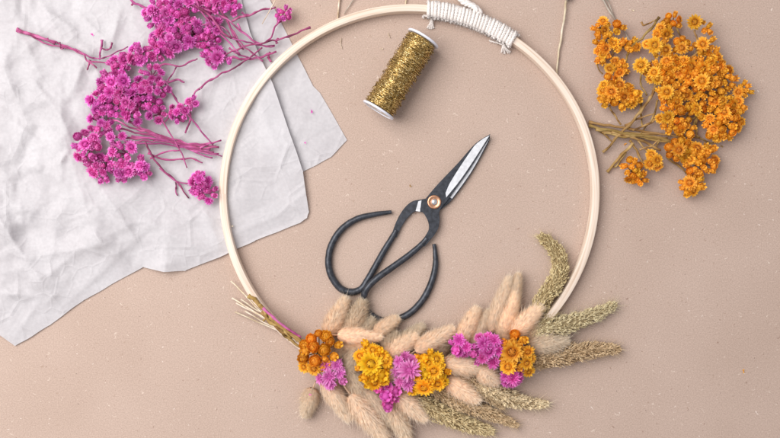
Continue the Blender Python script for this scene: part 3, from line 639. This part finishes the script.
ring_obj("rivet", 434.2, 202, [(3.3, 7.8), (3.3, 8.9), (2.8, 9.7), (1.7, 10.3), (.5, 10.5)], M_rivet, sc)
def handle(pts, rads):
    sp = smooth_path([(*p, r) for p, r in zip(pts, rads)], 12); mb = MB()
    tube(mb, [np.array(P(p[0], p[1], p[2])) - scl for p in sp], [p[3]*K*(1 + .05*noise.noise(Vector((i*.3, 0, 0)))) for i, p in enumerate(sp)], 14, .5, rough=.01)
    return obj("handle", mb.mesh("handle", M_steel), sc)
handle([(396.5,230,3.6),(392,238,3.5),(384,251,3.5),(375,267,3.5),(367,281,3.5),(361,289,3.5),(351,292,3.5),(340,288,3.5),(331,275,3.5),(328.5,260,3.5),(332,244,3.5),(342,229,3.5),(357,219,3.5),(374,214.5,3.5),(387,212.6,3.5),(391.5,212,3.4)],
       [2.6,3.0,3.2,3.3,3.4,3.4,3.5,3.5,3.5,3.5,3.5,3.4,3.2,2.7,2.1,1.9])
handle([(427,238,6),(421,245,6),(408,256,6.5),(392,267.5,8),(378,277.5,9.6),(369,286,9.8),(364.5,294,8),(364.5,305,5),(371,315,4),(384,321,3.6),(398,319,3.5),(412,311.5,3.5),(424,298,3.5),(432,281,3.5),(435.5,265,3.5),(435,251,3.4),(434,244,3.4)],
       [2.5,2.9,3.2,3.3,3.4,3.4,3.4,3.5,3.5,3.5,3.5,3.5,3.5,3.4,3.0,2.2,1.9])

# ------------------------------------------------------------------ fluffy grass heads (unit: 40 long, 8 half width)
def fur_mesh(seed, nh=9000):
    r_ = np.random.default_rng(seed); mb = MB(); Lb, W = 34.0, 6.2
    def prof(q): return W * (math.sin(math.pi * min(1, .12 + .86*q**.80)) ** .75) * (1 - .12*q)
    rings, seg = 14, 14; V = []; Nn = []
    for i in range(rings + 1):
        q = i/rings; r = prof(q)*.74 if 0 < i < rings else .15
        for j in range(seg):
            a = 2*math.pi*j/seg; V.append((q*Lb, r*math.cos(a), r*math.sin(a))); Nn.append((0.1, math.cos(a), math.sin(a)))
    mb.add(np.array(V)*K, [(i*seg+j, i*seg+(j+1) % seg, (i+1)*seg+(j+1) % seg, (i+1)*seg+j) for i in range(rings) for j in range(seg)], .85, Nn)
    for k in range(nh):
        long = k < nh*.02
        q = r_.random()**.9; a = r_.random()*6.283; rr = prof(q)*.74; nrm = np.array([0.12, math.cos(a), math.sin(a)])
        base = np.array([q*Lb, rr*math.cos(a), rr*math.sin(a)])
        sp = r_.uniform(.25, .9) + (.15 if long else 0); clump = .12*noise.noise(Vector((q*9, math.cos(a)*2, math.sin(a)*2 + seed)))
        d = np.array([math.cos(sp + clump), math.sin(sp + clump)*math.cos(a), math.sin(sp + clump)*math.sin(a)]) + r_.normal(size=3)*.10
        d /= np.linalg.norm(d); L_ = (r_.uniform(9, 15) if long else r_.uniform(3.2, 7.0)) * (1 - .15*q)
        s = np.cross(d, nrm); s /= np.linalg.norm(s) + 1e-9; bend = np.array([.5, 0, 0])*L_*.2 + r_.normal(size=3)*L_*.05
        wd = (.11 if long else .15); mid = base + d*L_*.5; tip = base + d*L_ + bend
        mb.add(np.array([base - s*wd, base + s*wd, mid + s*wd*.8, mid - s*wd*.8, tip])*K, [(0, 1, 2, 3), (3, 2, 4)], [.25 + .3*q, .25 + .3*q, .5 + .25*q, .5 + .25*q, 1.0], [nrm*.8 + np.array([.25, 0, 0])]*5)
    # short bare stalk at the base
    tube(mb, np.array([(-9, 0, -.5), (-4, .2, -.2), (2, 0, 0)])*K, .55*K, 5, .2); mb.n.append(np.tile([0, 0, 1.0], (15, 1)))
    return mb.mesh("fluffy_grass_head", M_fur)
FUR = [fur_mesh(s) for s in (1, 2, 3, 4, 5)]
def tail(x0, y0, x1, y1, w, z0, z1, c):
    a, b_ = P(x0, y0, z0), P(x1, y1, z1); d = b_ - a; L_ = d.length/K
    q = d.to_track_quat('X', 'Z')
    me = random.choice(FUR)
    m = Matrix.Translation(a - Vector(WL)) @ q.to_matrix().to_4x4() @ Matrix.Rotation(random.uniform(0, 6.28), 4, 'X') @ Matrix.Diagonal((L_/37, w/6.7, w/6.7, 1))
    o = bpy.data.objects.new("fluffy_grass_head", me); C.objects.link(o); o.parent = wreath; o.matrix_basis = m
    pe, gr = np.array((1.04, 1.03, 1.02)), np.array((.80, .80, .78)); col = pe*(1-c) + gr*c; col *= random.uniform(.95, 1.03); o.color = (*col, 1)
    return o
TAILS = [ # base x,y, tip x,y, half width, z base, z tip, greyness
 (326,338,347,297,10,13,9,.15),(350,334,364,299,11,11,8,.75),(337,335,382,337,8.5,20,16,0),(373,352,342,346,9,15,14,.1),(374,334,399,317,8,13,10,.1),(384,358,418,335,10,20,15,.05),
 (415,351,454,328,9.5,20,15,0),(393,350,424,325,8.5,11,9,.9),(458,347,478,307,9.5,16,12,.1),(474,350,489,310,8,15,11,.25),(490,332,510,277,8.5,15,10,.1),(501,337,516,292,9,18,13,.1),
 (509,318,519,273,7,11,9,.35),(511,336,542,305,9.5,20,14,.1),(527,346,568,341,10.5,17,12,.65),(441,363,486,369,9.5,21,17,.05),(445,379,479,401,9.5,19,13,.05),(478,369,499,383,9.5,19,17,.05),
 (393,391,426,420,9.5,21,14,.0),(384,367,402,378,8,23,20,.15),(324,380,350,420,9.5,19,12,.0),(350,394,386,440,12,17,12,.0),(342,364,371,402,10.5,14,11,.9),(366,390,394,426,9,15,10,.5),
 (389,400,409,442,10,14,9,.5),(360,346,347,376,10.5,17,16,.85),(313,388,305,417,9,8,5.5,.45),(508,347,497,320,7.5,20,17,.6),(352,346,374,318,8.5,13,9,.9),(383,350,398,332,9,12,11,.6),
 (400,356,388,334,8,12,10,.9),(436,356,446,336,8.5,13,11,.9),(402,382,392,404,9,13,11,.7),(424,352,436,334,8,11,10,.9),(456,366,466,342,9,12,12,.7),(486,360,470,338,9,12,12,.7),
 (412,384,408,408,8.5,10,8,.7),(470,378,455,366,9,12,12,.7),(526,340,538,325,8,12,12,.5),(364,380,352,396,9.5,12,12,.7),(500,362,488,344,9,12,13,.7),(344,340,336,362,9,12,13,.7),(415,368,440,378,9,12,12,.7)]
for T in TAILS: tail(*T)

# ------------------------------------------------------------------ seed spikes
def spike(pts, hw, col, dens=1.0, tipw=.45):
    sp = smooth_path(pts, 12); sp = np.array(sp); W = np.array([np.array(P(*p)) for p in sp]) - WL
    d = np.concatenate([[0], np.cumsum(np.linalg.norm(np.diff(W, axis=0), axis=1))]); Lt = d[-1]; mb = MB()
    tan = np.gradient(W, axis=0); tan /= np.linalg.norm(tan, axis=1)[:, None]
    def at(q):
        x = q*Lt; p = np.array([np.interp(x, d, W[:, k]) for k in range(3)]); t = np.array([np.interp(x, d, tan[:, k]) for k in range(3)]); return p, t/np.linalg.norm(t)
    def rad(q): return 1.18*hw*(min(1, .55 + q*3))*(1 - (1 - tipw)*max(0, (q - .45)/.55)**1.4)*(1 if q < .96 else .75)
    tube(mb, W, [rad(i/(len(W)-1))*.62*K for i in range(len(W))], 9, .12)
    ns = int(Lt/K*26*dens)
    for i in range(ns):
        q = rng.random(); p, t = at(q); s = np.cross(t, Z); s /= np.linalg.norm(s); u = np.cross(s, t); a = rng.uniform(0, 6.283)
        lob = min(1, max(0, .5 + 1.1*noise.noise(Vector((q*Lt/K/3.2, 2.6*math.cos(a), 2.6*math.sin(a)))))); r = rad(q)*(.62 + .34*lob + rng.uniform(-.08, .12))
        nr = s*math.cos(a) + u*math.sin(a); ctr = p + nr*r*K
        ax_ = t*.8 + nr*.6 + rng.normal(size=3)*.25; ax_ /= np.linalg.norm(ax_); b1 = np.cross(ax_, nr); b1 /= np.linalg.norm(b1); b2 = np.cross(ax_, b1)
        l, w_ = rng.uniform(1.1, 1.6)*K, rng.uniform(.5, .75)*K; tn = min(1, max(0, .18 + .55*lob + rng.uniform(-.2, .25)))
        mb.add([ctr - ax_*l, ctr + b1*w_, ctr + b2*w_, ctr - b1*w_, ctr - b2*w_, ctr + ax_*l], [(0,2,1),(0,3,2),(0,4,3),(0,1,4),(5,1,2),(5,2,3),(5,3,4),(5,4,1)], tn)
        if i % 3 == 0:      # bristle
            e = ctr + (ax_ + nr*.5 + t*.5 + rng.normal(size=3)*.2)*rng.uniform(3.5, 8)*K; b = b1*.12*K; tn2 = rng.uniform(.5, 1)
            mb.add([ctr - b, ctr + b, e], [(0, 1, 2)], tn2)
    o = obj("seed_spike", mb.mesh("seed_spike", M_seed, False), wreath); o.color = (*col, 1); return o
gy, br, pale = (1.2, 1.2, 1.0), (1.15, 1.03, .92), (1.35, 1.35, 1.3)
spike([(533,316,12),(541,303,11),(550,290,10),(557,280,9),(561,266,8),(557,253,8),(549,243,7),(539,235,6)], 8.0, gy, 1, .55)
spike([(530,336,14),(546,330,12),(571,323,10),(594,315,8),(616,304,5)], 8.2, (1.2, 1.25, 1.15), 1, .42)
spike([(524,362,13),(540,360,12),(564,355,10),(592,350,8),(620,349,5)], 9.2, br, 1, .40)
spike([(478,384,12),(490,390,11),(507,397,9),(525,403,7),(548,404,5)], 7.5, pale, 1, .35)
spike([(408,392,11),(420,401,10),(439,413,9),(465,424,7),(494,432,5)], 8.4, (1.2, 1.18, 1.0), 1, .45)
spike([(428,384,12),(440,392,10),(463,404,9),(490,414,7),(518,426,5)], 6.8, br, 1, .4)
spike([(452,366,12),(463,373,11),(478,387,9),(492,398,7),(505,407,6)], 7.2, (.95, .85, .76), 1, .5)
spike([(524,334,12),(536,327,10),(548,318,9),(556,312,7)], 5.5, (.9, .88, .75), 1, .5)

# ------------------------------------------------------------------ stems bundled to the left of the spray
for s in [[(231,281,6),(245,295,9),(259,310,14),(280,325,15)],[(232,298,5),(250,309,8),(265,318,13),(285,332,14)],[(241,299,6),(255,309,9),(268,316,14),(288,333,14)],[(236,303,5),(255,313,8),(272,323,12),(290,336,13)],
          [(245,311,5),(262,321,8),(281,331,12),(297,342,13)],[(235,312,4),(260,323,7),(283,333,11),(300,343,13)]]:
    stem(wreath, M_straw, s, .85, knob=0, jitter=.4, t=.7)
for s, r in [([(249,296,12),(257,303,15),(264,311,16),(267,318,16),(284,330,17),(304,344,16)],2.0),([(264,312,15),(268,318,14),(264,321,12)],1.3),([(256,302,15),(266,312,17),(284,327,18),(302,341,17)],1.7),([(270,318,17),(283,328,18),(290,337,16),(288,341,12)],1.3),
             ([(262,313,15),(276,326,15),(292,336,15),(300,338,15)],1.6),([(280,327,16),(286,336,14),(300,346,14)],1.5)]:
    stem(wreath, M_olive, s, r, knob=4, jitter=2.4, t=.6)
stem(wreath, M_pinkstem, [(263,308,18),(276,320,19.5),(288,329,19.5),(301,337,18)], 1.3, knob=5, jitter=.6, t=.75)

# ------------------------------------------------------------------ flowers of the wreath
def wc(kt, st, *a, **k):
    cx, cy = a[0], a[1]; k.setdefault('rootpt', (cx, cy, 13)); return cluster(wreath, kt, st, *a, **k)
wc(KO, M_olive, 319,352,19,19,4,(4.5,5.5),19,7,'cb', fixed=[(311,339,5.8,'c'),(326,336,6.4,'c'),(313,347,6.6,'c'),(330,342,5.0,'c'),(338,345,4.6,'b'),(324,350,6.6,'c'),(305,345,5.4,'c'),(303,358,5.8,'c'),(315,361,6.6,'c'),(304,367,5.2,'o'),(314,369,5.6,'o'),(334,356,4.9,'b'),(306,351,5.2,'b')], label="cluster of deep orange cup-shaped flower heads")
wc(KL, M_pinkstem, 332,374,11,12,5,(5,6),19,6,'f', fixed=[(325,366,5.6,'f'),(337,365,6.2,'f'),(340,373,5.6,'f'),(329,377,6.6,'f'),(320,379,4.8,'f'),(330,384,5.6,'f'),(342,381,4.8,'b')], label="cluster of lilac pink shaggy flower heads")
wc(KY, M_olive, 374,366,15,20,5,(4.2,5.4),22,7,'ob', fixed=[(371,364,9.0,'o'),(373,350,5.6,'o'),(366,344,4.6,'b'),(360,356,5.2,'o'),(382,356,5.6,'o'),(386,361,5.4,'o'),(365,376,5.2,'b'),(372,375,4.8,'b'),(380,374,6.4,'b'),(375,383,6.0,'o'),(384,381,4.8,'o'),(379,350,4.6,'b')], label="cluster of bright yellow heads around one open flower")
wc(KP, M_pinkstem, 388,396,8,11,0,(4,5),20,4,'b', fixed=[(380,389,4.8,'b'),(388,386,3.8,'o'),(385,396,6.6,'b'),(394,391,6.4,'b'),(389,406,5.2,'b'),(390,399,4.8,'b'),(395,398,4.0,'b'),(385,403,3.6,'b')], label="cluster of closed magenta buds")
wc(KL, M_pinkstem, 407,372,11,16,3,(4.5,5.5),22,6,'f', fixed=[(409,370,9.6,'f'),(399,362,5.4,'f'),(408,384,6.6,'f'),(400,382,5.2,'f'),(413,361,5.2,'f'),(416,378,4.6,'f')], label="cluster with one large pale lilac fringed flower")
wc(KY, M_olive, 429,371,18,19,6,(4.4,5.4),22,7,'ob', fixed=[(424,388,7.6,'o'),(434,371,7.0,'o'),(438,384,6.0,'o'),(437,359,5.8,'o'),(425,358,5.0,'b'),(419,366,5.6,'o'),(426,374,4.8,'b'),(416,376,5.0,'o'),(412,391,5.2,'o'),(444,382,4.4,'o'),(429,363,5.0,'o'),(431,380,4.2,'b')], label="cluster of bright yellow star-shaped heads")
wc(KP, M_pinkstem, 460,347,9,10,3,(3.6,4.5),19,5,'bf', fixed=[(459,340,5.4,'f'),(456,349,5,'b'),(466,347,5,'f'),(459,353,4.4,'f')], label="small cluster of pink heads")
wc(KP, M_pinkstem, 487,350,14,15,6,(4.4,5.4),22,7,'fob', fixed=[(484,344,6.4,'f'),(494,340,5.8,'f'),(489,351,6.8,'o'),(498,351,5.6,'f'),(493,362,6.2,'f'),(483,358,5.2,'f'),(474,354,4.6,'b'),(480,338,4.6,'f'),(500,343,4.6,'b')], label="large cluster of magenta heads")
wc(KO, M_olive, 517,355,17,20,6,(4,5),22,7,'ob', fixed=[(512,352,8.6,'o'),(515,334,4.8,'c'),(523,340,4.8,'b'),(528,352,5.4,'o'),(508,367,6.2,'o'),(527,363,5.4,'o'),(529,372,5.2,'o'),(519,345,4.4,'b'),(505,343,4.4,'b'),(531,359,4.4,'o')], label="cluster of golden orange heads around one open flower")
wc(KP, M_pinkstem, 511,377,10,7,4,(4.2,5),17,4,'f', fixed=[(513,378,6.2,'f'),(506,376,5,'f'),(519,371,5,'f'),(513,383,4.6,'f')], label="flat cluster of purple pink heads")

# ------------------------------------------------------------------ loose stems and debris
def loose(name, mat, pts, r, label, cat, **k):
    o = obj(name, stem(None, mat, pts, r, name, **k)); c = P(pts[0][0], pts[0][1], 0)
    o.data.transform(Matrix.Translation(-c)); o.location = c
    return tag(o, label, cat)
loose("grass_straw", M_straw, [(570,-30,4),(567,-4,4),(565,12,4),(561,40,3),(558,60,2.5),(557,82,1.6)], 1.25, "pale straw stem ending beneath the hoop's upper right, coming from the top edge", "dried stem", jitter=1.0, knob=0)
fl = thing("dried_flower", "dull dried flower on the pale stem, cut by the top edge of the picture", "dried flower", P(567, 0, 0))
mb = MB(); 
for i in range(26):
    a = rng.uniform(0, 6.28); petal(mb, np.array([0, 0, 2*K]), rot(a, rng.uniform(-.1, 1.0)), Z, rng.uniform(3.5, 6)*K, 1.8*K, .2, .2, .9)
obj("petals", mb.mesh("petals", M_greystem), fl).location = (0, 2*K, 3*K)
mb = MB(); ball(mb, (0, 0, 4*K), 2.2*K, 2.6*K, .3, 8, 6, .1); obj("seed_head", mb.mesh("seed_head", M_greystem), fl)
loose("grass_straw", M_greystem, [(590,-22,3),(602,-2,3),(613,17,3),(624,31,4),(630,41,5)], 1.15, "grey curved stem running under the orange flowers from the top edge", "dried stem", jitter=.8)
loose("grass_straw", M_greystem, [(597,-20,5),(607,0,4),(612,12,3.5),(616,22,3)], .7, "thinner grey stem lying against the grey curved stem by the orange flowers", "dried stem", jitter=.8)
loose("grass_straw", M_straw, [(342,-15,2.5),(339,2,2.2),(337.5,20,2)], 1.1, "yellowish straw disappearing under the top left of the hoop", "dried stem", jitter=.4)
loose("grass_straw", M_greystem, [(362,-12,2.5),(352,2,2.2),(344,14,2)], .6, "thin grey straw beside the yellowish straw at the top edge", "dried stem", jitter=.4)
loose("grass_straw", M_straw, [(409,-14,2.5),(406.5,-2,2.2),(405,10,2)], .8, "short straw under the hoop left of the white cord", "dried stem", jitter=.3)
loose("grass_straw", M_straw, [(281,-12,10),(274,3,9.5),(262,24,8)], .55, "hair-thin golden straw lying over the edge of the tissue paper", "dried stem", jitter=.3)
loose("grass_straw", M_straw, [(341,38,1),(341,45,1),(342,49,1)], .35, "tiny pale fibre on the brown paper left of the spool", "plant fibre", jitter=.3)
loose("grass_straw", M_straw, [(388,33,1),(390,38,1.2)], .4, "tiny straw splinter just above and left of the spool", "plant fibre", jitter=.2)
def fleck(x, y, r, mat, label, z=.9, cat="plant debris"):
    mb = MB(); 
    for k in range(3): a = random.uniform(0, 6.28); petal(mb, np.array([random.uniform(-.4, .4)*r*K, random.uniform(-.4, .4)*r*K, 0]), rot(a, .15), Z, r*K*1.5, r*K*.9, .25, .3, .9)
    o = obj("petal_fragment", mb.mesh("petal_fragment", mat)); o.location = P(x, y, z); return tag(o, label, cat)
fleck(382,49,1.2,M_straw,"pale chaff fleck left of the spool")
fleck(420,89,1.4,M_straw,"cream chaff fleck lying right of the gold spool")
fleck(312,111,1.5,M_pink,"tiny pink petal fragment on the folded corner of the tissue paper",4)
fleck(305,143,1.0,M_pink,"very small pink speck low on the folded tissue corner",4)
fleck(92,35,1.3,M_pink,"tiny red petal fragment on the tissue below the long pink stem",9)
fleck(743,371,1.4,M_orange,"small orange petal fragment alone at the lower right")
fleck(722,146,1.3,M_olive,"brown crumb beside the lower orange flowers")
fleck(410,186,1.0,M_olive,"olive crumb left of the scissor blades")
fleck(633,10,1.2,M_straw,"white speck above the orange bunch near the top edge")
fleck(625,144,1.3,M_orange,"orange crumb among the crossed brown stems")
fleck(232,226,1.0,M_straw,"pale speck on the tissue inside the hoop",8)
fleck(412,312,.9,M_olive,"dark crumb inside the lower scissor loop")
o = fleck(310,396,1.8,M_pink,"pink petal scrap caught on the lowest left fluffy grass head",15)
